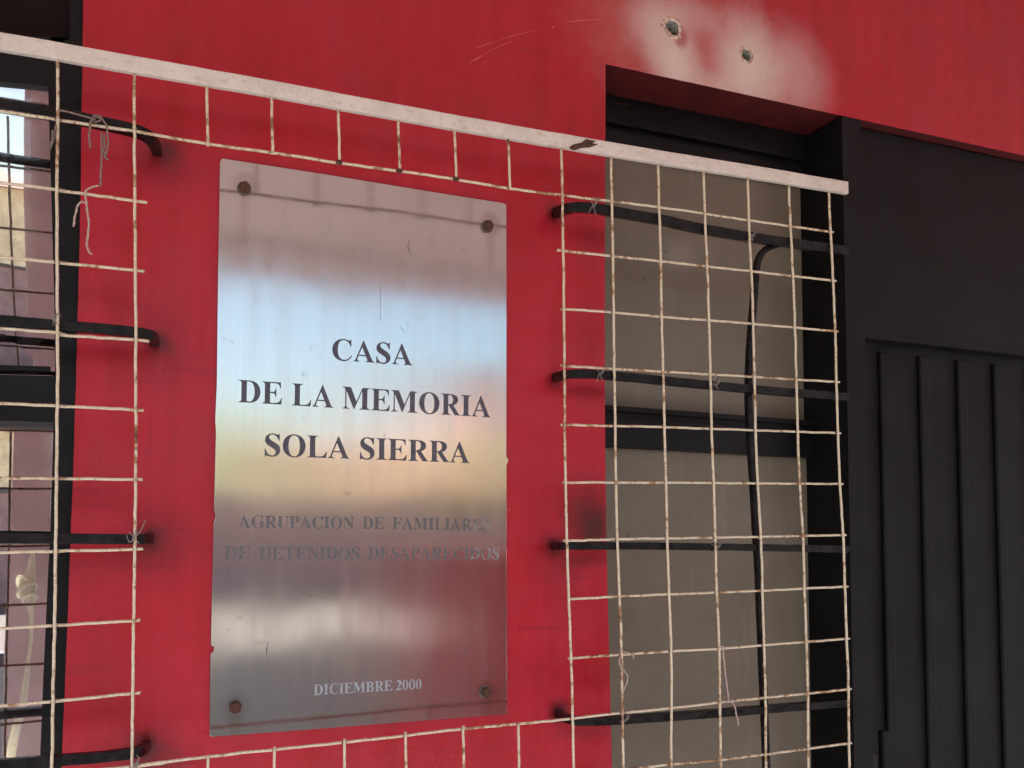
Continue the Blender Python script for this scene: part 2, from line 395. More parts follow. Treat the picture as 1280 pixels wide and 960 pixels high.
# long pale scratches in the paint
def strip(pts, w0, y=-.0005):
    V, F = [], []; n = len(pts)
    for i, p in enumerate(pts):
        d = (pts[min(i + 1, n - 1)] - pts[max(i - 1, 0)]); d.y = 0; d.normalize(); nn = Vector((-d.z, 0, d.x))
        wd = w0 * (.25 + .75 * math.sin(math.pi * min(1, max(0, i / (n - 1))))) * (.7 + .6 * random.random())
        V += [Vector((p.x, y, p.z)) + nn * wd, Vector((p.x, y, p.z)) - nn * wd]
    return V, [(2 * i, 2 * i + 1, 2 * i + 3, 2 * i + 2) for i in range(n - 1)]
for line, wd in (([(593, 61), (607, 56), (622, 51)], .0006), ([(585, 80), (593, 75), (604, 69)], .0007), ([(605, 68), (622, 59), (642, 51)], .0004), ([(622, 51), (645, 44), (672, 38)], .0004),
                 ([(690, 35), (691, 34.5), (692.5, 34)], .0011), ([(706, 28.5), (728, 25.5), (756, 24.5)], .0006)):
    obj('paint_scratch', strip(smoothpath([U(*p) for p in line], 5), wd), M['scratch'], wall)

# ------------------------------------------------------------------ steel plaque
plaque = thing('steel_plaque', 'tall brushed stainless steel memorial plaque with dark serif lettering bolted on the red wall', 'plaque', U(450, 560))
PY = -.004
edge = [(275, 202), (278, 198), (400, 216.8), (520, 236.5), (630, 254), (633, 256), (633.3, 400), (633, 571), (635, 573), (635.5, 577), (633.2, 580), (633.5, 758), (634.6, 760), (633.6, 763), (634, 890), (632.5, 893), (500, 903), (380, 912.5), (265, 921), (262, 919),
        (262.8, 830), (263, 818), (267, 814), (267.5, 809), (263.5, 806), (266, 700), (267, 655), (269.5, 646), (267.5, 637), (270, 540), (269, 525), (271, 480), (272.5, 340), (274, 270)]
el = [(U(x, y, PY).x, U(x, y, PY).z) for x, y in edge]
pl = obj('plate', prism(el, PY, -.0006), M['steel'], plaque)
bv = pl.modifiers.new('edge', 'BEVEL'); bv.width = .0006; bv.segments = 2; bv.limit_method = 'ANGLE'; bv.angle_limit = math.radians(60)

G = {
'I': (389, 'M20,0 L370,0 L370,19 C300,22 278,45 278,105 L278,571 C278,631 300,654 370,657 L370,676 L20,676 L20,657 C88,654 112,631 112,571 L112,105 C112,45 88,22 20,19 Z'),
'D': (722, 'M16,676 L16,657 C80,654 102,635 102,571 L102,105 C102,42 80,22 16,19 L16,0 L335,0 C545,0 685,125 685,340 C685,550 545,676 335,676 Z M266,600 C266,632 275,641 305,641 L330,641 C450,641 508,530 508,338 C508,135 450,35 325,35 C285,35 266,45 266,80 Z'),
'E': (667, 'M16,676 L16,657 C80,654 102,635 102,571 L102,105 C102,42 80,22 16,19 L16,0 L620,0 L641,190 L618,190 C575,80 520,36 390,36 L325,36 C280,36 266,45 266,80 L266,334 L330,334 C400,334 425,305 440,220 L462,220 L462,485 L440,485 C425,400 400,372 330,372 L266,372 L266,608 C266,632 275,640 300,640 L430,640 C520,640 560,600 582,500 L605,500 L600,676 Z'),
'F': (611, 'M16,676 L16,657 C80,654 102,635 102,571 L102,105 C102,42 80,22 16,19 L16,0 L355,0 L355,19 C285,22 266,40 266,105 L266,334 L330,334 C400,334 425,305 440,220 L462,220 L462,485 L440,485 C425,400 400,372 330,372 L266,372 L266,608 C266,632 275,640 300,640 L410,640 C500,640 540,600 562,500 L585,500 L580,676 Z'),
'L': (667, 'M19,676 L19,657 C85,654 105,635 105,571 L105,105 C105,42 85,22 19,19 L19,0 L615,0 L640,200 L617,200 C580,85 520,38 400,38 L330,38 C285,38 270,48 270,85 L270,571 C270,635 295,654 370,657 L370,676 Z'),
'A': (722, 'M9,0 L9,19 C50,22 70,45 95,105 L335,690 L353,690 L618,97 C645,40 665,22 708,19 L708,0 L404,0 L404,19 C450,21 468,32 468,58 C468,72 462,88 452,112 L420,188 L177,188 L150,118 C144,100 140,84 140,70 C140,38 165,22 219,19 L219,0 Z M192,226 L403,226 L299,478 Z'),
'M': (944, 'M14,676 L14,657 C80,654 102,640 102,575 L102,130 C102,50 85,25 14,19 L14,0 L239,0 L239,19 C165,24 141,48 141,130 L141,560 L385,0 L404,0 L660,580 L660,105 C660,40 640,22 570,19 L570,0 L921,0 L921,19 C850,22 828,42 828,105 L828,571 C828,635 850,654 921,657 L921,676 L665,676 L472,235 L282,676 Z'),
'N': (722, 'M16,676 L16,657 C55,655 80,640 105,608 L105,130 C105,50 85,25 20,19 L20,0 L245,0 L245,19 C170,24 145,48 145,130 L145,540 L595,-18 L612,-18 L612,545 C612,628 635,652 701,657 L701,676 L476,676 L476,657 C550,652 573,628 573,545 L573,262 L235,676 Z'),
'O': (778, 'M389,691 C225,691 35,580 35,337 C35,105 215,-19 389,-19 C565,-19 743,105 743,337 C743,575 560,691 389,691 Z M389,656 C500,656 565,540 565,336 C565,120 500,16 389,16 C280,16 213,120 213,336 C213,540 280,656 389,656 Z'),
'C': (722, 'M668,190 C600,80 520,26 425,26 C290,26 225,130 225,340 C225,545 300,655 425,655 C530,655 600,590 640,460 L664,460 L664,691 L643,691 C635,665 620,652 600,652 C560,652 510,691 410,691 C200,691 49,540 49,335 C49,120 200,-19 410,-19 C530,-19 620,40 687,165 Z'),
'G': (778, 'M664,691 L643,691 C635,665 620,652 598,652 C560,652 500,691 405,691 C190,691 37,540 37,335 C37,120 195,-19 415,-19 C520,-19 610,5 685,50 L685,270 C685,325 705,345 755,348 L755,367 L450,367 L450,348 C515,345 535,325 535,265 L535,80 C535,40 480,20 425,20 C290,20 215,130 215,340 C215,550 290,655 415,655 C525,655 595,590 640,460 L664,460 Z'),
'P': (611, 'M16,676 L16,657 C82,654 104,635 104,571 L104,105 C104,42 82,22 16,19 L16,0 L362,0 L362,19 C290,22 268,42 268,105 L268,295 L310,295 C500,295 600,370 600,490 C600,610 500,676 310,676 Z M268,600 C268,630 277,640 305,640 C390,640 430,590 430,490 C430,385 385,333 268,333 Z'),
'R': (722, 'M26,676 L26,657 C90,654 112,635 112,571 L112,105 C112,42 90,22 26,19 L26,0 L366,0 L366,19 C300,22 276,42 276,105 L276,311 L300,311 L515,0 L715,0 L715,19 C680,22 660,35 635,70 L455,325 C565,350 625,410 625,497 C625,615 530,676 340,676 Z M276,600 C276,632 285,641 315,641 C405,641 450,595 450,497 C450,395 400,349 276,345 Z'),
'S': (556, 'M494,691 L472,691 C465,665 455,655 440,655 C415,655 360,691 282,691 C150,691 48,610 48,495 C48,400 100,340 230,275 C340,220 375,180 375,125 C375,65 330,22 262,22 C165,22 100,85 65,215 L42,215 L42,-19 L66,-19 C75,5 85,15 100,15 C125,15 190,-19 272,-19 C415,-19 514,70 514,195 C514,290 470,350 340,420 C215,485 175,520 175,570 C175,620 215,655 275,655 C365,655 430,590 468,470 L494,470 Z'),
'T': (667, 'M637,676 L30,676 L28,490 L53,490 C75,590 110,635 190,638 L250,638 L250,105 C250,42 230,22 155,19 L155,0 L510,0 L510,19 C435,22 414,42 414,105 L414,638 L475,638 C555,635 590,590 612,490 L637,490 Z'),
'U': (722, 'M16,676 L16,657 C82,654 102,635 102,571 L102,240 C102,70 200,-19 355,-19 C520,-19 613,75 613,240 L613,545 C613,625 635,650 701,657 L701,676 L476,676 L476,657 C550,650 573,625 573,545 L573,240 C573,100 510,30 405,30 C310,30 267,95 267,240 L267,571 C267,635 290,654 360,657 L360,676 Z'),
'B': (667, 'M16,676 L16,657 C82,654 102,635 102,571 L102,105 C102,42 82,22 16,19 L16,0 L360,0 C530,0 620,70 620,180 C620,275 560,330 440,352 C545,378 590,430 590,510 C590,620 500,676 340,676 Z M266,600 C266,632 275,641 305,641 C390,641 425,600 425,508 C425,410 380,368 266,366 Z M266,331 C400,331 445,285 445,185 C445,85 400,35 310,35 C275,35 266,47 266,80 Z'),
'2': (500, 'M478,200 L455,200 C435,150 415,140 365,140 L190,140 C330,280 435,380 435,500 C435,610 355,688 245,688 C140,688 65,620 25,505 L48,498 C75,560 115,590 165,590 C235,590 285,540 285,460 C285,340 190,200 18,20 L18,0 L430,0 Z'),
'0': (500, 'M250,688 C100,688 24,530 24,337 C24,140 110,-13 250,-13 C390,-13 476,140 476,337 C476,530 400,688 250,688 Z M250,655 C310,655 330,560 330,337 C330,110 305,20 250,20 C195,20 170,110 170,337 C170,560 190,655 250,655 Z')}
def glyph(ch):
    loops = []; cur = None; toks = G[ch][1].split()
    seq = []
    i = 0
    while i < len(toks):
        t = toks[i]
        if t == 'Z': loops.append(cur); i += 1; continue
        k = t[0]; p = tuple(float(v) for v in t[1:].split(','))
        if k == 'M': cur = [p]; i += 1
        elif k == 'L': cur.append(p); i += 1
        else:
            a = cur[-1]; b = p; c = tuple(float(v) for v in toks[i + 1].split(',')); d = tuple(float(v) for v in toks[i + 2].split(','))
            for s in range(1, 8):
                u = s / 7; cur.append(tuple((1 - u) ** 3 * a[j] + 3 * (1 - u) ** 2 * u * b[j] + 3 * (1 - u) * u * u * c[j] + u ** 3 * d[j] for j in (0, 1)))
            i += 3
    out = []
    for l in loops:
        q = []
        for p in l:
            if not q or abs(p[0] - q[-1][0]) + abs(p[1] - q[-1][1]) > .5: q.append(p)
        if abs(q[0][0] - q[-1][0]) + abs(q[0][1] - q[-1][1]) < .5: q.pop()
        out.append(q)
    return out
def word(text, a, b, cap, mat, label=None):
    """letters standing on the baseline from a to b (facade places), capitals cap pixels tall at a"""
    A = U(*a, PY); B = U(*b, PY); h = (U(a[0], a[1] - cap, PY) - A).length / 676
    adv = sum(G[c][0] for c in text) - 30; dx = (B - A) / adv; up = Vector((-(B - A).z, 0, (B - A).x)).normalized() * h
    x = -15; V, F = [], []
    for ch in text:
        L = glyph(ch); pts = [[Vector((u, v, 0)) for u, v in l] for l in L]; t = tessellate_polygon(pts); n = len(V)
        for l in L:
            for u, v in l:
                p = A + dx * (x + u) + up * v; V.append(Vector((p.x, PY - .00035, p.z)))
        F += [tuple(i + n for i in q) for q in t]
        s = n
        for l in L:                      # short side walls so the letters have thickness
            m_ = len(l); e = len(V)
            V += [Vector((p.x, PY + .0002, p.z)) for p in V[s:s + m_]]
            F += [(s + k, s + (k + 1) % m_, e + (k + 1) % m_, e + k) for k in range(m_)]
            s += m_
        x += G[ch][0]
    o = link('lettering', mesh(V, F), mat, plaque)
    if label: o['label'] = label
LD, LW1, LW2 = lettering(0, 0), lettering(1, 3), lettering(2, 5)
for t, x0, y0, x1, y1, cap in (('CASA', 414, 449.6, 515.5, 456.8, 26.5), ('DE', 298, 502.6, 352.8, 505.7, 28), ('LA', 364.8, 506.6, 416.6, 509.8, 27.6), ('MEMORIA', 428, 510.5, 613.3, 521.8, 27.4),
                               ('SOLA', 329.7, 569.8, 437, 573.4, 28), ('SIERRA', 448.8, 573.6, 587, 578.8, 27)):
    word(t, (x0, y0), (x1, y1), cap, LD)
for t, x0, y0, x1, y1, cap in (('AGRUPACION', 298, 659.8, 442.7, 661, 15.6), ('DE', 453, 661, 480, 661.2, 15), ('FAMILIARES', 490.5, 661.4, 612.5, 663.2, 15),
                               ('DE', 280.5, 699, 312, 699, 16), ('DETENIDOS', 324, 699, 449.5, 699, 15.8), ('DESAPARECIDOS', 460, 699, 624.4, 699, 15.4)):
    word(t, (x0, y0), (x1, y1), cap, LW1, 'worn small grey lettering, almost rubbed away at its right end')
for t, x0, y0, x1, y1, cap in (('DICIEMBRE', 392, 869, 490.5, 863, 13), ('2000', 494.5, 862.8, 527, 861, 12.4)):
    word(t, (x0, y0), (x1, y1), cap, LW2, 'small pale grey date lettering')
M['mark'] = simple('dark_scratch_in_steel', (.20, .18, .17), .6, scale=300)
for line, wd in (([(512, 301), (510, 306), (511, 312), (513, 315)], .0006), ([(512.5, 315), (513, 319)], .0009), ([(475.5, 352), (475.5, 375), (475.6, 395)], .00028), ([(475.3, 394), (475.7, 399)], .0012),
                 ([(336, 802), (333.5, 810), (333.5, 818), (335, 824)], .0009), ([(343, 409), (346, 412)], .0012), ([(345, 414), (344, 417)], .0009), ([(500, 408), (505, 414)], .0008), ([(509, 404), (512, 407)], .0006),
                 ([(401, 443), (403, 444)], .0013), ([(462, 701), (463, 703)], .0014), ([(421, 802), (423, 804)], .0009), ([(389, 743), (390, 746)], .001), ([(480, 541), (481, 546)], .0012), ([(434, 590), (436, 591)], .0012)):
    obj('scratch', strip(smoothpath([U(*p, PY) for p in line], 4), wd, PY - .0004), M['mark'], plaque)
# bolts: hexagon heads on round washers, each one a thing
for (x, y, rot, lb) in ((306, 233, .3, 'rusty hexagonal bolt head at the top left corner of the steel plaque'), (611.5, 281, .1, 'rusty hexagonal bolt head at the top right corner of the steel plaque'),
                        (294.5, 885, .4, 'rusty hexagonal bolt head at the bottom left corner of the steel plaque'), (609, 866, .2, 'rusty hexagonal bolt head at the bottom right corner of the steel plaque')):
    p = U(x, y, -.012); t = thing('bolt', lb, 'bolt', (p.x, PY, p.z), 'bolts holding the plaque')
    def disc(r0, r1, y0, y1, n, a0=0):
        V = []
        for rr, yy in ((r0, y0), (r1, y0 + (y1 - y0) * .75), (r1 * .86, y1)):
            V += [Vector((p.x + rr * math.cos(a0 + 2 * math.pi * k / n), yy, p.z + rr * math.sin(a0 + 2 * math.pi * k / n))) for k in range(n)]
        F = [(i * n + k, i * n + (k + 1) % n, (i + 1) * n + (k + 1) % n, (i + 1) * n + k) for i in range(2) for k in range(n)]
        return V, F + [tuple(range(2 * n, 3 * n))]
    obj('washer', disc(.0112, .0112, PY - .0002, PY - .0018, 24), M['washer'], t)
    obj('bolt_head', disc(.0098, .0098, PY - .0018, PY - .0095, 6, rot), M['bolt'], t)

# ------------------------------------------------------------------ left window
def pg(pts, y): return [(U(px, py, y).x, U(px, py, y).z) for px, py in pts]
FY = .022
lw = thing('casement_window', 'black framed window with reflective panes left of the plaque', 'window', (-.7, .05, 1.3))
obj('frame_stile', prism(pg([(88, -120), (150, -120), (150, 1110), (40, 1110), (50, 950), (54, 850), (59, 740), (63, 660), (67, 528), (69, 465), (68, 380), (64, 240), (60, 106), (62, 60), (87, 48)], FY), FY, .10), M['frame'], lw)
obj('frame_rail', prism(pg([(-420, 22), (62, 46), (61, 108), (-420, 60)], FY + .003), FY + .003, .10), M['frame'], lw)
obj('frame_rail', prism(pg([(-420, 458), (69, 470), (67, 528), (-420, 512)], FY + .003), FY + .003, .10), M['frame'], lw)
obj('frame_rail', prism(pg([(-420, 1060), (47, 1040), (42, 1100), (-420, 1105)], FY + .003), FY + .003, .10), M['frame'], lw)
for py0, py1, dy in ((46, 53, .004), (458, 466, .004)):            # raised beads on the rails
    obj('glazing_bead', prism(pg([(-420, py0 - 14), (63, py0), (63, py1 - 2), (-420, py1 - 16)], FY - .002), FY - .002, FY + .003), M['frame'], lw)
obj('lintel_board', prism(pg([(-420, -120), (95, -120), (95, 48), (-420, 22)], .05), .05, .09), M['brown'], lw)
def pane(quad, ys, mat, parent, name='pane', label=None):
    V = [U(px, py, y) for (px, py), y in zip(quad, ys)]; V += [v + Vector((0, .005, 0)) for v in V]
    o = obj(name, (V, [(0, 1, 2, 3), (7, 6, 5, 4), (0, 4, 5, 1), (1, 5, 6, 2), (2, 6, 7, 3), (3, 7, 4, 0)]), mat, parent)
    if label: o['label'] = label
    return o
pane([(-420, 50), (66, 96), (76, 478), (-420, 472)], (.033, .033, .100, .100), M['glass'], lw, label='tilted upper pane reflecting the sky')
pane([(-420, 505), (70, 520), (54, 1060), (-420, 1075)], (.066, .0765, .0765, .066), M['glass'], lw)
# the dim room behind it
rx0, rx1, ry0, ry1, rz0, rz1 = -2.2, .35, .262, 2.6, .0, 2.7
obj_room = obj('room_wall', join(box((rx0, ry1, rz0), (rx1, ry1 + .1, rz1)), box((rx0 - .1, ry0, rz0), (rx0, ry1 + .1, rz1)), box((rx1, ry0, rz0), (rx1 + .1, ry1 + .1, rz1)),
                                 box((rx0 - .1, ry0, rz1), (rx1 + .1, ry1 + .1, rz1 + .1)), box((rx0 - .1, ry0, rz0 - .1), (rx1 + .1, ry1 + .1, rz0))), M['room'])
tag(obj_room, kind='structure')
# ------------------------------------------------------------------ right window (taupe panels in a black frame)
RY = .085
rw = thing('panel_window', 'wide black framed window with dusty taupe panels right of the plaque', 'window', (.95, .1, 1.3))
B0, B1 = 735, 1075
obj('frame_stile', prism(pg([(690, 60), (753, 60), (755, 600), (764, 1140), (690, 1140)], RY - .012), RY - .012, .20), M['frame'], rw)  # added stile hidden behind the jamb, closes the light gap
obj('light_gap_board', prism(pg([(690, 90), (1090, 180), (1090, 1100), (690, 1130)], .205), .205, .215), M['frame'], rw)  # added board, stops light leaking through behind the panels
obj('head_rail', prism(pg([(B0, 100), (B1, 184), (B1, 212), (B0, 145)], RY), RY, .16), M['frame'], rw)
obj('head_rail', prism(pg([(B0, 145), (B1, 212), (B1, 245), (B0, 187)], RY + .01), RY + .01, .16), M['frame'], rw)
obj('groove_bead', prism(pg([(B0, 144), (B1, 211), (B1, 214), (B0, 147)], RY - .003), RY - .003, RY + .002), M['frame'], rw)
obj('mid_rail', prism(pg([(B0, 505), (B1, 531), (B1, 575.5), (B0, 557)], RY), RY, .16), M['frame'], rw)
obj('rail_ledge', prism(pg([(B0, 504.5), (B1, 530), (B1, 536), (B0, 511)], RY - .008), RY - .008, RY + .004), M['frame'], rw)
obj('rail_ledge', prism(pg([(B0, 514), (B1, 541), (B1, 543), (B0, 516)], RY - .003), RY - .003, RY + .004), M['frame'], rw)
obj('bottom_rail', prism(pg([(B0, 1075), (B1, 1044), (B1, 1089), (B0, 1120)], RY), RY, .16), M['frame'], rw)
obj('panel', prism(pg([(B0, 180), (B1, 237), (B1, 540), (B0, 515)], RY + .02), RY + .02, RY + .03), M['tan'], rw)
obj('panel', prism(pg([(B0, 545), (B1, 566), (B1, 1059), (B0, 1090)], RY + .016), RY + .016, RY + .026), M['tan'], rw)
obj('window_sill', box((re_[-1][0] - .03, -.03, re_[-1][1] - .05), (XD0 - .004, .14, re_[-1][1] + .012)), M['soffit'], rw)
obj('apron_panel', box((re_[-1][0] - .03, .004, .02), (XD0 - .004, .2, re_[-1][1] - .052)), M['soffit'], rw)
# peeled lines of paint where the reveal meets the head of the frame
for k, (x0, x1) in enumerate(((767, 789), (856, 862), (928, 940))):
    pts = [U(x, 125.5 + .232 * (x - 757), RY - .001) for x in (x0, (x0 + x1) / 2, x1)]
    obj('paint_scratch', strip(smoothpath(pts, 4), .0011, RY - .0015), M['rust'], rw)
obj('paint_scratch', strip(smoothpath([U(x, y, RY + .008) for x, y in ((808, 160), (835, 164), (858, 171), (874, 174))], 4), .0007, RY + .0085), M['washer'], rw)

# ------------------------------------------------------------------ invented black sheet-metal door, keeps the area beyond the window dark
dr = thing('invented_metal_door', 'invented black sheet metal door filling the area right of the taupe window with dark', 'door', ((XD0 + XD1) / 2, .03, .02))
zt = lambda x: ztop_at(x) - .004
def dprism(x0, x1, z0, z1f, y0, y1): return prism([(x0, z0), (x1, z0), (x1, z1f(x1) if callable(z1f) else z1f), (x0, z1f(x0) if callable(z1f) else z1f)], y0, y1)
obj('door_post', dprism(XD0 + .002, XD0 + .055, .02, zt, -.004, .16), M['matt'], dr)
obj('door_post', dprism(XD1 - .055, XD1 - .002, .02, zt, -.004, .16), M['matt'], dr)
obj('door_leaf', dprism(XD0 + .055, XD1 - .055, .03, lambda x: zt(x) - .06, .045, .09), M['matt'], dr)
obj('door_head', dprism(XD0 + .055, XD1 - .055, 2.02, lambda x: zt(x), .02, .13), M['matt'], dr)
z_r = [.35, .95, 1.55]
xr = XD0 + .15
while xr < XD1 - .12:                                          # pressed vertical ribs
    obj('rib', box((xr, .037, .10), (xr + .028, .0452, 2.0), .004), M['matt'], dr); xr += .12
for hz in (.45, 1.7):
    obj('hinge', join(box((XD1 - .075, .030, hz), (XD1 - .045, .046, hz + .10), .002), box((XD1 - .064, .022, hz - .01), (XD1 - .052, .034, hz + .11), .004)), M['matt'], dr)
obj('lock_plate', box((XD0 + .072, .040, .92), (XD0 + .118, .0455, 1.12), .002), M['bar'], dr)
obj('door_handle', join(box((XD0 + .088, .01, 1.02), (XD0 + .104, .045, 1.04), .003), box((XD0 + .086, -.002, .98), (XD0 + .106, .012, 1.18), .004)), M['matt'], dr)

# ------------------------------------------------------------------ welded mesh grille with its flat top rail
E1 = Vector((.9998, 0, .0204)) * .1; E3 = Vector((-.0204, 0, .9998)) * .1
grille = thing('welded_mesh_grille', 'rusty cream painted welded wire grille cut out around the plaque', 'grille', U(480, 960, GY))
def W(px, py): return U(px, py, GY)
def wire(pts, name='wire', r=.00220, seed=0, y=0.0, parent=None):
    q = [Vector(p) for p in pts]
    q = jitter_line(smoothpath(q, 4), .0009, .012, seed, (1, .6, 1))
    for p in q: p.y += y
    return obj(name, sweep(q, circ(r, 7), Vector((0, 1, 0))), M['wire'], parent or grille, True)
railpts = [(-160, 24), (0, 52.5), (160, 80.5), (320, 108.3), (480, 138), (640, 166.5), (800, 193.5), (960, 219), (1058, 235.5)]
def rail_y(px):
    for a, b in zip(railpts, railpts[1:]):
        if px <= b[0]: return a[1] + (px - a[0]) / (b[0] - a[0]) * (b[1] - a[1])
    return railpts[-1][1]
rl = [W(*p) for p in railpts]; rp = jitter_line([rl[0] - (rl[1] - rl[0]).normalized() * .92] + rl, .0006, .03, 3)
obj('top_rail', sweep(rp, rrect(.0045, .0122, .0015), Vector((0, 0, 1))), M['rail'], grille)
ch = W(732, 182); V = []                                        # paint knocked off down to bare rust
rs = [(712, 183), (718, 180), (727, 178), (733, 173.5), (738, 175), (745, 176), (741, 179), (748, 180), (738, 184), (728, 184.5), (718, 187.5), (713, 186)]
obj('rust_patch', prism([(U(x, y, GY - .0055).x, U(x, y, GY - .0055).z) for x, y in rs], GY - .0053, GY - .004), M['rust'], grille)
def top(px): return W(px, rail_y(px) + 9)
C0 = [(72, 148), (71, 235), (71.5, 327), (72, 417.5), (71.5, 507), (70.5, 598), (69.5, 689.5), (68, 782.5), (66, 877.5), (64.5, 970)]
C1 = [(168, 160), (168.5, 250), (169, 337), (169.5, 424.5), (169.5, 512), (169.5, 599), (168.5, 687), (167, 776), (166, 867.5), (165, 959)]
C8 = [(703, 242), (704, 312.5), (705, 385), (705.5, 457), (706, 531), (707, 603), (708.5, 675), (711, 749), (714, 823), (716, 899)]
C9 = [(765, 249), (766, 319), (767, 389.5), (768, 460), (769, 532), (770, 603), (771.5, 674), (774.5, 746), (777, 819), (778, 892)]
C10 = [(824, 257), (826, 325), (827, 395), (829, 464), (830.5, 533), (832.5, 603), (834, 672), (836.5, 743), (839, 814.5), (839.5, 886), (839, 957)]
C11 = [(881, 265), (884, 332), (886, 399), (888, 467.5), (889.5, 536), (892, 603), (894, 672), (896, 741), (899, 812), (900, 879.5), (901, 953)]
C12 = [(936, 274), (939, 338), (941.5, 404), (943, 470), (944.5, 537), (947, 604), (951, 672), (953, 739), (955, 807), (957, 874), (957, 945)]
BOT = lambda p, n=2: [p + (-E3) * (k + 1) for k in range(n)]
full = {0: C0, 1: C1, 8: C8, 9: C9, 10: C10, 11: C11, 12: C12}
for i, c in full.items():
    pts = [top(c[0][0] - (.4 if i < 2 else 1.5))] + [W(*p) for p in c]
    wire(pts + BOT(pts[-1], 3), seed=i)
c13 = [W(*p) + E1 for p in C12]                                  # one more column beyond the last one seen, then the edge
wire([top(986)] + c13 + BOT(c13[-1], 3), seed=13)
c14 = [p + E1 for p in c13]; wire([top(1036)] + c14 + BOT(c14[-1], 3), seed=14)
for k in range(1, 10):                                           # and more on the left
    cc = [W(*p) - E1 * k for p in C0]; t0 = cc[0].copy()
    wire([t0 + E3 * .80] + cc + BOT(cc[-1], 3), seed=20 + k)
for (x0, x1, y1) in ((258, 260, 183), (339, 341, 189), (423, 424.5, 203), (497.5, 500, 213), (568, 570.5, 223), (635, 637.5, 236)):   # short uprights above the plaque
    wire([top(x0), W((x0 + x1) / 2, (rail_y(x0) + y1) / 2), W(x1, y1)], seed=x0)
for x, y in ((260, 944), (343, 933), (430.5, 923), (507, 915), (579, 907), (648, 905)):                                            # and below it
    p = W(x, y); wire([p, p - E3 * .6] + BOT(p, 3), seed=x)
row = lambda pts, seed, ext_l=True, ext_r=True: wire(([W(*pts[0]) - E1 * (8.5 if ext_l else 2)] if ext_l else []) + [W(*p) for p in pts] + ([W(*pts[-1]) + E1 * 2.12] if ext_r else []), seed=seed, y=.0045 if seed % 2 else .004)
row([(0, 137), (72, 148), (168, 162), (259, 178), (340, 189), (424, 202), (499, 212), (570, 222.5), (637, 234), (703, 242.5), (765, 250), (824, 257.5), (881, 265.5), (936, 274)], 101)
left_rows = [[(0, 227), (71, 236), (168.5, 249.5), (184, 252)], [(0, 320), (71.5, 327), (169, 336.5), (180, 338)], [(0, 410), (72, 417.5), (169.5, 424), (186.5, 426)], [(0, 504), (71.5, 507), (169.5, 512), (178.5, 512.5)],
             [(0, 597.5), (70.5, 598), (169.5, 599), (174.5, 599.5)], [(0, 691), (69.5, 689), (168.5, 687), (177.5, 686)], [(0, 786), (68, 782.5), (167, 776.5), (172, 775)], [(0, 883), (66, 877.5), (166, 867.5), (173, 866)]]
for k, r in enumerate(left_rows): row(r, 110 + k, True, False)
right_rows = [[(700, 312), (704, 312.5), (766, 319), (826, 325.5), (884, 332), (939, 338)], [(703, 385), (767, 389.5), (827, 395), (886, 399.5), (941.5, 404)], [(703, 456.5), (768, 460.5), (829, 464), (888, 467.5), (943, 470.5)],
              [(703, 530.5), (769, 532), (830.5, 533.5), (889.5, 535.5), (944.5, 537.5)], [(705, 603), (770, 603), (832.5, 603), (892, 603.5), (947, 604)], [(706, 675.5), (730, 675.5), (771.5, 674), (834, 673), (894, 672), (951, 671)],
              [(711, 749.5), (774.5, 746), (836.5, 743), (896, 741), (953, 738.5)], [(712, 823.5), (777, 819), (839, 814.5), (899, 811.5), (955, 807)]]
for k, r in enumerate(right_rows): row(r, 130 + k, False, True)
row([(150, 961), (165, 959), (260, 947), (343, 938), (430.5, 929), (507, 920.5), (579, 912), (648, 906), (716, 899), (778, 892), (839, 886), (900, 879), (957, 873)], 151, True)
row([(790, 962), (818, 959), (839, 956.5), (901, 951), (957, 944)], 153, False)
for k in (11, 12):
    a = W(*C12[-1]) - E3 * (k - 10.05); wire([a - E1 * 21, a - E1 * 8, a + E1 * 2.1], seed=160 + k, y=.004)
for x, y in ((424, 203), (499, 213.5), (570, 223.5)):           # blobs of weld at the joints
    p = W(x, y); bm = bmesh.new(); bmesh.ops.create_icosphere(bm, subdivisions=2, radius=.0042)
    for v in bm.verts: v.co = v.co * (1 + .35 * noise.noise(v.co * 400 + Vector((x, y, 0))))
    for v in bm.verts: v.co = Vector((v.co.x * 1.35, v.co.y * .9, v.co.z * .9)) + p
    bm.verts.index_update(); g = ([v.co.copy() for v in bm.verts], [tuple(v.index for v in f.verts) for f in bm.faces]); bm.free()
    obj('weld_bead', g, M['rust'], grille, True)

jv, jf = [], []
cols_ = {0: C0, 1: C1, 8: C8, 9: C9, 10: C10, 11: C11, 12: C12}
jp = [W(*p) for c in cols_.values() for p in c[:10]] + c13[:10] + c14[:10] + [W(*p) for p in ((259, 177), (340, 188.5), (637, 234), (260, 947), (343, 938), (430.5, 929), (507, 920.5), (579, 912), (648, 906))]
bm0 = bmesh.new(); bmesh.ops.create_icosphere(bm0, subdivisions=1, radius=.0032); bm0.verts.index_update()
for p in jp:
    n = len(jv); k = random.uniform(.8, 1.25)
    jv += [p + Vector((v.co.x * 1.15 * k, v.co.y * .9 + .002, v.co.z * k)) * (1) + noise.noise_vector(p * 90 + v.co * 500) * .0007 for v in bm0.verts]
    jf += [tuple(v.index + n for v in f.verts) for f in bm0.faces]
bm0.free()
M['joint'] = simple('rusty_weld_paint', (.60, .44, .28), .75, scale=60, col2=(.14, .06, .035), bump=.001)
tag(obj('weld_joints', (jv, jf), M['joint'], grille, True), kind='stuff')

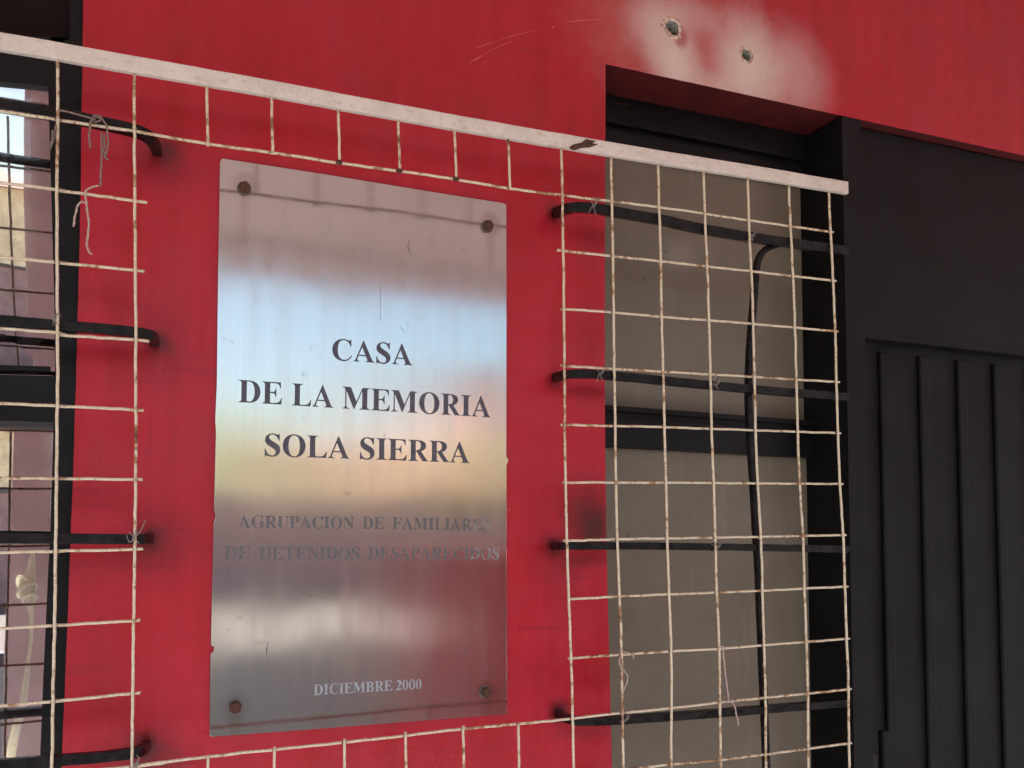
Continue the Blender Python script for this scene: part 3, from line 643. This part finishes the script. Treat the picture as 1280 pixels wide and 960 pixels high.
# ------------------------------------------------------------------ black security bars behind the mesh
BY = -.0735
def bar(pts, name, parent, hw=.0070, hh=.0072, rnd=.0007):
    P = [U(p[0], p[1], p[2] if len(p) > 2 else BY) for p in pts]
    if name == 'bar' and pts[0][0] < 0:
        z = P[0].z; P = [Vector((-1.235, .012, z)), Vector((-1.23, -.045, z)), Vector((-1.195, BY, z)), Vector((-.8, BY, z))] + P
    q = jitter_line(smoothpath(P, 5), .0005, .02, pts[0][1])
    return obj(name, sweep(q, rrect(hw, hh, rnd), Vector((0, 0, 1))), M['bar'], parent)
g1 = thing('window_guard', 'black steel security bars curving into the wall over the left window', 'window guard', U(60, 960, BY), 'black window guards')
bar([(-190, 100), (-60, 122), (0, 132), (72, 144), (125, 154), (162, 162, BY), (180, 168, -.070), (190, 176, -.055), (195, 184, -.025), (197, 192, .012)], 'bar', g1)
bar([(-190, 385), (-60, 396), (0, 401), (72, 407), (125, 411), (165, 415.5, BY), (182, 418, -.066), (190, 422, -.045), (194, 429, .012)], 'bar', g1)
bar([(-190, 671), (-60, 672), (0, 673), (90, 673.5), (165, 674, BY), (178, 673.5, -.06), (184, 673.5, -.03), (187, 673.5, .012)], 'bar', g1)
bar([(-190, 970), (-60, 961), (0, 956), (80, 949.5), (125, 946), (162, 941.5, BY), (174, 938.5, -.062), (180, 935, -.035), (183, 931.5, .012)], 'bar', g1)
bar([(-150, 110, -.062), (-150, 500, -.062), (-152, 960, -.062), (-153, 1090, -.062)], 'upright', g1)
g2 = thing('window_guard', 'black steel security bars with one curved upright over the taupe window', 'window guard', U(850, 960, BY), 'black window guards')
bar([(692, 268, .012), (699, 264.5, -.022), (709, 261, -.050), (722, 259.5, -.066), (742, 260.5, BY), (762, 264, BY), (825, 275, BY), (880, 287, BY), (960, 300, BY), (1058, 314, BY)], 'bar', g2, .0075, .0082)
bar([(692, 473, .012), (699, 470.5, -.022), (709, 468.5, -.050), (724, 467.5, -.068), (750, 468.5, BY), (825, 475.5, BY), (885, 481.5, BY), (960, 488.5, BY), (1058, 496.5, BY)], 'bar', g2, .0072, .0074)
bar([(692, 682.5, .012), (698, 682.5, -.03), (708, 682.5, -.062), (724, 682.5, BY), (800, 682.5, BY), (880, 683.5, BY), (960, 684.7, BY), (1058, 686.5, BY)], 'bar', g2, .0066, .0066)
bar([(696, 890, .012), (702, 895, -.022), (711, 898.5, -.052), (724, 901, -.068), (760, 900.5, BY), (800, 898, BY), (880, 892.5, BY), (960, 886, BY), (1058, 878, BY)], 'bar', g2, .0068, .0068)
q = [(993, 303, BY), (975, 305, -.066), (958, 311, -.060), (949, 322, -.058), (945, 338, -.058), (942, 375, -.058), (937, 440, -.058), (935.5, 490, -.058), (937.5, 545, -.058), (941, 600, -.058), (944.5, 660, -.058), (948, 720, -.058), (953, 840, -.058), (958, 960, -.058), (962, 1080, -.058)]
bar(q, 'curved_upright', g2, .0062, .0060, .003)

# ------------------------------------------------------------------ strings and wire ties caught on the grille
def string(segs, label, mat='string', r=.0013, group='scraps of string tied to the grille'):
    t = thing('string', label, 'string', U(*segs[0][0][:2], GY - .006), group)
    for s in segs:
        P = [U(p[0], p[1], p[2] if len(p) > 2 else GY - .004) for p in s]
        q = jitter_line(smoothpath(P, 6), .0009, .003, s[0][0])
        V1 = sweep(q, circ(r, 6), Vector((0, 1, 0)))
        # a second strand wound round the first
        q2 = [p + Vector((math.cos(i * .9), math.sin(i * .9), 0)) * r * .9 for i, p in enumerate(q)]
        obj('strand', join(V1, sweep(q2, circ(r * .7, 5), Vector((0, 1, 0)))), M[mat], t, True)
    return t
string([[(72, 137, GY - .004), (90, 141, -.09), (108, 146, -.092), (119, 149, -.094)], [(114, 148), (120, 144), (127, 147), (124, 152), (116, 151), (118, 146), (128, 149)],
        [(115, 147), (113, 158), (112, 172), (113, 185)], [(128, 149), (133, 157), (135, 172), (134, 186), (131, 196), (135, 199)], [(127, 165), (127, 185), (126.5, 205), (126, 222), (125.5, 233)], [(130, 168), (131, 182), (130, 190), (133, 197)]],
       'knotted grey string hanging from the top wire beside the left window', 'string_grey')
string([[(122, 232), (114, 234), (107, 239), (107, 246), (109, 262), (111, 282), (109, 300), (110, 312), (115, 318)], [(107, 254), (101, 252), (96, 259), (93, 273), (92, 283)]],
       'loose white string dangling in two tails below the grey knot', 'string')
string([[(62, 188), (67, 172), (70, 156)], [(62, 188), (64, 176), (66, 163)]], 'short string end beside the leftmost upright wire', 'string_grey', .0010)
string([[(777, 815), (785, 816), (791, 819), (792, 823)], [(779, 836), (784, 844), (784, 852), (780, 862), (777, 866)], [(775, 822), (774, 829), (778, 836)]], 'thin pale string looped round a wire over the taupe panel', 'string', .0010)
string([[(899, 809), (904, 808), (907, 812), (903, 809)], [(904, 812), (906, 835), (909, 858), (911, 876)], [(906, 878), (913, 877), (918, 882), (921, 895), (923, 907)]], 'long pale string hanging between two wires near the curved bar', 'string', .0011)
def tie(px, py, label, tails):
    t = thing('wire_tie', label, 'wire tie', U(px, py, GY), 'wire ties holding the mesh to the bars')
    for k in range(2):
        P = []
        for a in range(13):
            an = a / 12 * 2 * math.pi
            c = U(px + 1.6 * k, py, -.0775); P.append(c + Vector((math.sin(an) * .0035 + k * .0008, -math.cos(an) * .0135, math.sin(an + .6) * .0095)))
        obj('loop', sweep(P, circ(.0006, 5)), M['tie'], t, True)
    for s in tails:
        obj('tail', sweep(smoothpath([U(px, py, -.093)] + [U(px + a, py + b, -.094) for a, b in s], 4), circ(.0006, 5), Vector((0, 1, 0))), M['tie'], t, True)
tie(168, 672, 'twisted wire tie crossing the third left bar', [[(-6, 6), (-10, -4)], [(6, 8)], [(-7, -7)], [(7, -7), (14, -22)]])
tie(70, 402, 'wire tie on the second left bar at the window frame', [[(-5, -3)], [(4, 6)]])
tie(741, 256, 'frayed wire tie on the bent end of the top right bar', [[(-5, 10)], [(4, 13)], [(-2, -7), (2, -9)]])
tie(937, 296, 'wire tie on the top right bar beside the curved upright', [[(5, -4)], [(4, 4), (-4, 5)]])
tie(749, 466, 'frayed wire tie on the bent end of the second right bar', [[(-5, -8)], [(5, 11)], [(-3, 12)]])
tie(893, 479, 'curled wire tie under the second right bar', [[(3, -12), (0, -7)], [(-5, 5)], [(5, 8)]])
tie(893, 683, 'small wire tie on the third right bar', [[(-4, -3)], [(3, 5)]])
tie(778, 898, 'small wire tie on the lowest right bar', [[(-3, 5)], [(2, -5)]])
tie(168, 958, 'wire tie on the lowest left bar by the mesh corner', [[(6, -10), (2, -14)], [(9, 4)]])

# ------------------------------------------------------------------ the street the facade looks onto (seen only in its reflections)
M['tile'] = simple('worn_pavement_concrete', (.365, .37, .375), .8, scale=4, bump=.002)
M['pave2'] = simple('sunlit_pale_pavement', (.155, .115, .10), .85, scale=3)
M['kerb'] = simple('pale_kerb_stone', (.20, .19, .185), .8, scale=6)
M['asphalt'] = simple('street_asphalt', (.020, .0175, .019), .85, scale=60, bump=.003)
M['asphalt'].node_tree.nodes['Principled BSDF'].inputs['Specular IOR Level'].default_value = .1
M['earth'] = simple('dry_ground', (.38, .32, .22), .95, scale=.5)
M['ceil'] = simple('dusty_pink_porch_ceiling', (.86, .64, .61), .8, scale=4)
M['post'] = simple('faded_red_post_paint', (.50, .38, .40), .45, scale=3, var=.08)
M['redpost'] = simple('red_post_paint', (.50, .09, .10), .45, scale=14, var=.2)
M['garden'] = simple('red_brown_garden_wall', (.64, .42, .41), .8, scale=5)
M['cream'] = simple('cream_house_render', (.84, .76, .56), .85, scale=2)
M['roof'] = simple('terracotta_roof', (.30, .12, .07), .8, scale=20)
M['leaf'] = simple('yellow_green_leaves', (.15, .20, .035), .6, scale=8, col2=(.06, .10, .02))
lf = M['leaf'].node_tree; tl = lf.nodes.new('ShaderNodeBsdfTranslucent'); tl.inputs[0].default_value = (.62, .60, .16, 1); ms = lf.nodes.new('ShaderNodeMixShader'); ms.inputs[0].default_value = .55
lf.links.new(lf.nodes['Principled BSDF'].outputs[0], ms.inputs[1]); lf.links.new(tl.outputs[0], ms.inputs[2]); lf.links.new(ms.outputs[0], lf.nodes['Material Output'].inputs[0])
M['bark'] = simple('grey_brown_bark', (.12, .09, .06), .9, scale=30, bump=.004)
M['dark'] = simple('dark_window_glass', (.02, .022, .026), .15, scale=3)
def struct(name, geo, mat): return tag(obj(name, geo, mat), kind='structure')
struct('ground', ([Vector((x, y, -.135)) for x, y in ((-300, -300), (300, -300), (300, 300), (-300, 300))], [(0, 1, 2, 3)]), M['earth'])
struct('pavement', box((-14, -2.9, -.125), (16, -.001, 0)), M['tile'])
struct('road', ([Vector((x, y, -.120)) for x, y in ((-150, -8.8), (150, -8.8), (150, -3.06), (-150, -3.06))], [(0, 1, 2, 3)]), M['asphalt'])
struct('kerb', box((-14, -3.05, -.13), (16, -2.905, .012), .01), M['kerb'])
struct('kerb', box((-40, -8.99, -.13), (40, -8.81, .02), .01), M['kerb'])
struct('pavement', box((-40, -14.9, -.125), (40, -9.0, .004)), M['pave2'])
porch = thing('porch_roof', 'porch roof with pale red ceiling sheltering the facade', 'porch', (0, -1.3, 2.75))
obj('ceiling', box((-5, -2.95, 3.02), (7, -.002, 3.08)), M['ceil'], porch)
obj('roof_sheet', box((-5.1, -3.1, 3.082), (7.1, -.002, 3.15)), M['roof'], porch)
obj('front_beam', box((-5, -2.95, 2.96), (7, -2.885, 3.018), .006), M['ceil'], porch)
cb = tag(obj('cable', sweep(smoothpath([Vector((-4, -1.62, 2.74)), Vector((-1, -1.6, 2.70)), Vector((.5, -1.6, 2.66)), Vector((2, -1.6, 2.63)), Vector((5, -1.65, 2.72))], 8), circ(.011, 8)), M['bar']), 'dark cable slung under the porch ceiling', 'cable')
for x, lb in ((-.405, 'faded red square post holding the porch roof, seen in the left panes'), (5.4, 'faded red square post at the right end of the porch parapet')):
    t = thing('porch_post', lb, 'post', (x, -2.885, 0), 'posts of the porch')
    hw = .095 if x < 0 else .15
    obj('shaft', box((x - hw, -2.88, .12), (x + hw, -2.72, 3.018), .008), M['post' if x < 0 else 'redpost'], t)
    obj('base', box((x - .19, -2.899, .0), (x + .19, -2.70, .118), .01), M['post'], t)
def RU(px, py, y):                                             # place in front of the facade that a pane mirrors at this spot
    a = ROT @ Vector(((px - 480) / 938, -(py - 616) / 938, -1)); k = (-y - CAM.y + .14) / a.y
    return Vector((CAM.x + a.x * k + .012 * k, y, CAM.z + a.z * k))
def sheet_geo():
    rows = [(62, 690, 2), (60, 705, 4), (58, 716, 5), (55, 726, 8), (53, 738, 8.5), (54, 750, 7.5), (58, 760, 4), (61, 775, 2.4), (61, 800, 2), (57, 825, 2.6), (52, 850, 3.6),
            (47, 880, 4), (42, 905, 4.4), (36, 935, 5), (30, 965, 6), (22, 1010, 8), (15, 1060, 10)]
    V, n = [], 22; m_ = len(rows)
    for i, (px, py, hw) in enumerate(rows):
        c = RU(px, py, -2.55); w_ = (RU(px + hw, py, -2.55) - c).x
        for k in range(n):
            t_ = 2 * math.pi * k / n; f_ = 1 + .25 * math.sin(4 * t_ + i * .6)
            V.append(c + Vector((math.cos(t_) * w_ * f_, math.sin(t_) * abs(w_) * .6 * f_, 0)))
    return V, [(i * n + k, i * n + (k + 1) % n, (i + 1) * n + (k + 1) % n, (i + 1) * n + k) for i in range(m_ - 1) for k in range(n)]
ml = M['cloth'].node_tree; ml.nodes['Principled BSDF'].inputs['Transmission Weight'].default_value = 0.0
tr = ml.nodes.new('ShaderNodeBsdfTranslucent'); tr.inputs[0].default_value = (.9, .86, .70, 1); mx = ml.nodes.new('ShaderNodeMixShader'); mx.inputs[0].default_value = .5
ml.links.new(ml.nodes['Principled BSDF'].outputs[0], mx.inputs[1]); ml.links.new(tr.outputs[0], mx.inputs[2]); ml.links.new(mx.outputs[0], ml.nodes['Material Output'].inputs[0])
def knot_rings():
    out = []
    for (px, py, a, b, tilt) in ((54, 741, .040, .030, .5), (51, 735, .034, .044, -.6), (57, 752, .030, .024, .2)):
        c = RU(px, py, -2.55)
        P = [c + Vector((math.cos(t) * a, math.sin(t) * .03, math.sin(t) * b + math.cos(t) * tilt * a)) for t in [k * 2 * math.pi / 16 for k in range(17)]]
        out.append(sweep(P, circ(.0085, 7), Vector((0, 1, 0))))
    return join(*out)
tag(obj('plastic_sheet', join(sheet_geo(), knot_rings()), M['cloth'], None, True), 'pale translucent sheet tied in a knot, mirrored in the lower left pane', 'plastic sheet')
gw = thing('garden_wall', 'red brown garden wall across the street', 'wall', (0, -15.0, 0))
obj('masonry', box((-28, -15.12, 0), (28, -14.92, 2.22)), M['garden'], gw); obj('coping', box((-28, -15.16, 2.222), (28, -14.88, 2.29), .01), M['kerb'], gw)
def house(x0, x1, h, label, y=-30):
    t = thing('house', label, 'house', ((x0 + x1) / 2, y, 0), 'houses across the street')
    obj('wall', box((x0, y - 6, -.13), (x1, y, h)), M['cream'], t)
    obj('roof', ([Vector(p) for p in ((x0 - .3, y + .4, h + .002), (x1 + .3, y + .4, h + .002), (x1 + .3, y - 6.4, h + .002), (x0 - .3, y - 6.4, h + .002), (x0 + 1.5, y - 3, h + 1.1), (x1 - 1.5, y - 3, h + 1.1))], [(0, 1, 5, 4), (1, 2, 5), (2, 3, 4, 5), (3, 0, 4), (3, 2, 1, 0)]), M['roof'], t)
    n = int((x1 - x0) / 3.6)
    for k in range(n):
        cx = x0 + (k + .5) * (x1 - x0) / n
        for z in (1.0, 3.6):
            f = obj('window', box((cx - .45, y, z), (cx + .45, y + .05, z + 1.2), .01), M['kerb'], t); obj('window_glass', box((cx - .38, y + .04, z + .07), (cx + .38, y + .056, z + 1.13)), M['dark'], f)
house(-24, -3.5, 5.2, 'wide cream house across the street behind the garden wall, left one')
house(4.6, 13, 4.6, 'cream house across the street, the taller one opposite the plaque')
sh = thing('house', 'salmon two-storey house across the street, mirrored at the right edge of the plaque', 'house', (11.5, -19, 0), 'houses across the street')
obj('wall', box((9.4, -25, -.13), (15, -19, 6.1)), simple('salmon_render', (.86, .46, .38), .8, scale=2), sh)
obj('roof', box((9.2, -25.2, 6.102), (15.2, -18.8, 6.3), .02), M['roof'], sh)
for wx in (10.6, 13.6):
    for wz in (1.2, 4.0):
        f = obj('window', box((wx - .45, -19, wz), (wx + .45, -18.95, wz + 1.2), .01), M['kerb'], sh); obj('window_glass', box((wx - .38, -18.96, wz + .07), (wx + .38, -18.944, wz + 1.13)), M['dark'], f)
pp = thing('porch_parapet', 'low red parapet closing the right side of the porch', 'parapet', (3.4, -2.8, 0))
obj('masonry', box((1.42, -2.86, .12), (5.2, -2.74, 1.42)), M['redpost'], pp); obj('coping', box((1.39, -2.89, 1.422), (5.2, -2.71, 1.48), .008), M['redpost'], pp); obj('plinth', box((1.40, -2.88, .0), (5.2, -2.72, .118)), M['post'], pp)
def tree(x, y, h, r, label, seed):
    rnd = random.Random(seed); t = thing('tree', label, 'tree', (x, y, 0), 'trees across the street')
    top_ = Vector((x + .2, y, h * .62))
    obj('trunk', join(sweep(smoothpath([Vector((x, y, -.1)), Vector((x + .06, y, h * .3)), top_], 4), circ(.16, 9), Vector((0, 1, 0)), lambda u: 1 - .5 * u),
                      *[sweep(smoothpath([top_ - Vector((0, 0, .5)), top_ + Vector((math.cos(a) * r * .3, math.sin(a) * r * .3, .3)), top_ + Vector((math.cos(a) * r * .7, math.sin(a) * r * .7, .9))], 3), circ(.06, 6), Vector((0, 1, 0)), lambda u: 1 - .7 * u) for a in (.3, 1.7, 3.2, 4.6)]), M['bark'], t, True)
    V, F = [], []
    cl_ = [Vector((x, y, h * .75)) + Vector((rnd.uniform(-1, 1) * r * .8, rnd.uniform(-1, 1) * r * .8, rnd.uniform(-.6, .8) * r * .7)) for _ in range(16)]
    for c in cl_:
        for _ in range(260):
            d = Vector((rnd.gauss(0, 1), rnd.gauss(0, 1), rnd.gauss(0, 1))).normalized() * r * .42 * rnd.random() ** .4
            p = c + d; a = Vector((rnd.gauss(0, 1), rnd.gauss(0, 1), rnd.gauss(0, .6))).normalized() * .07; b = a.cross(Vector((rnd.random(), rnd.random(), 1))).normalized() * .045
            n = len(V); V += [p - a, p - b, p + a, p + b]; F.append((n, n + 1, n + 2, n + 3))
    obj('crown', (V, F), M['leaf'], t)
tree(-4.6, -11.0, 4.2, 1.5, 'bushy yellow green street tree at the far kerb, left one', 3)
tree(1.2, -18.0, 4.6, 1.5, 'small yellow green tree behind the garden wall', 5)
tree(7.6, -14.0, 3.6, 1.3, 'round green tree behind the garden wall at the right', 9)
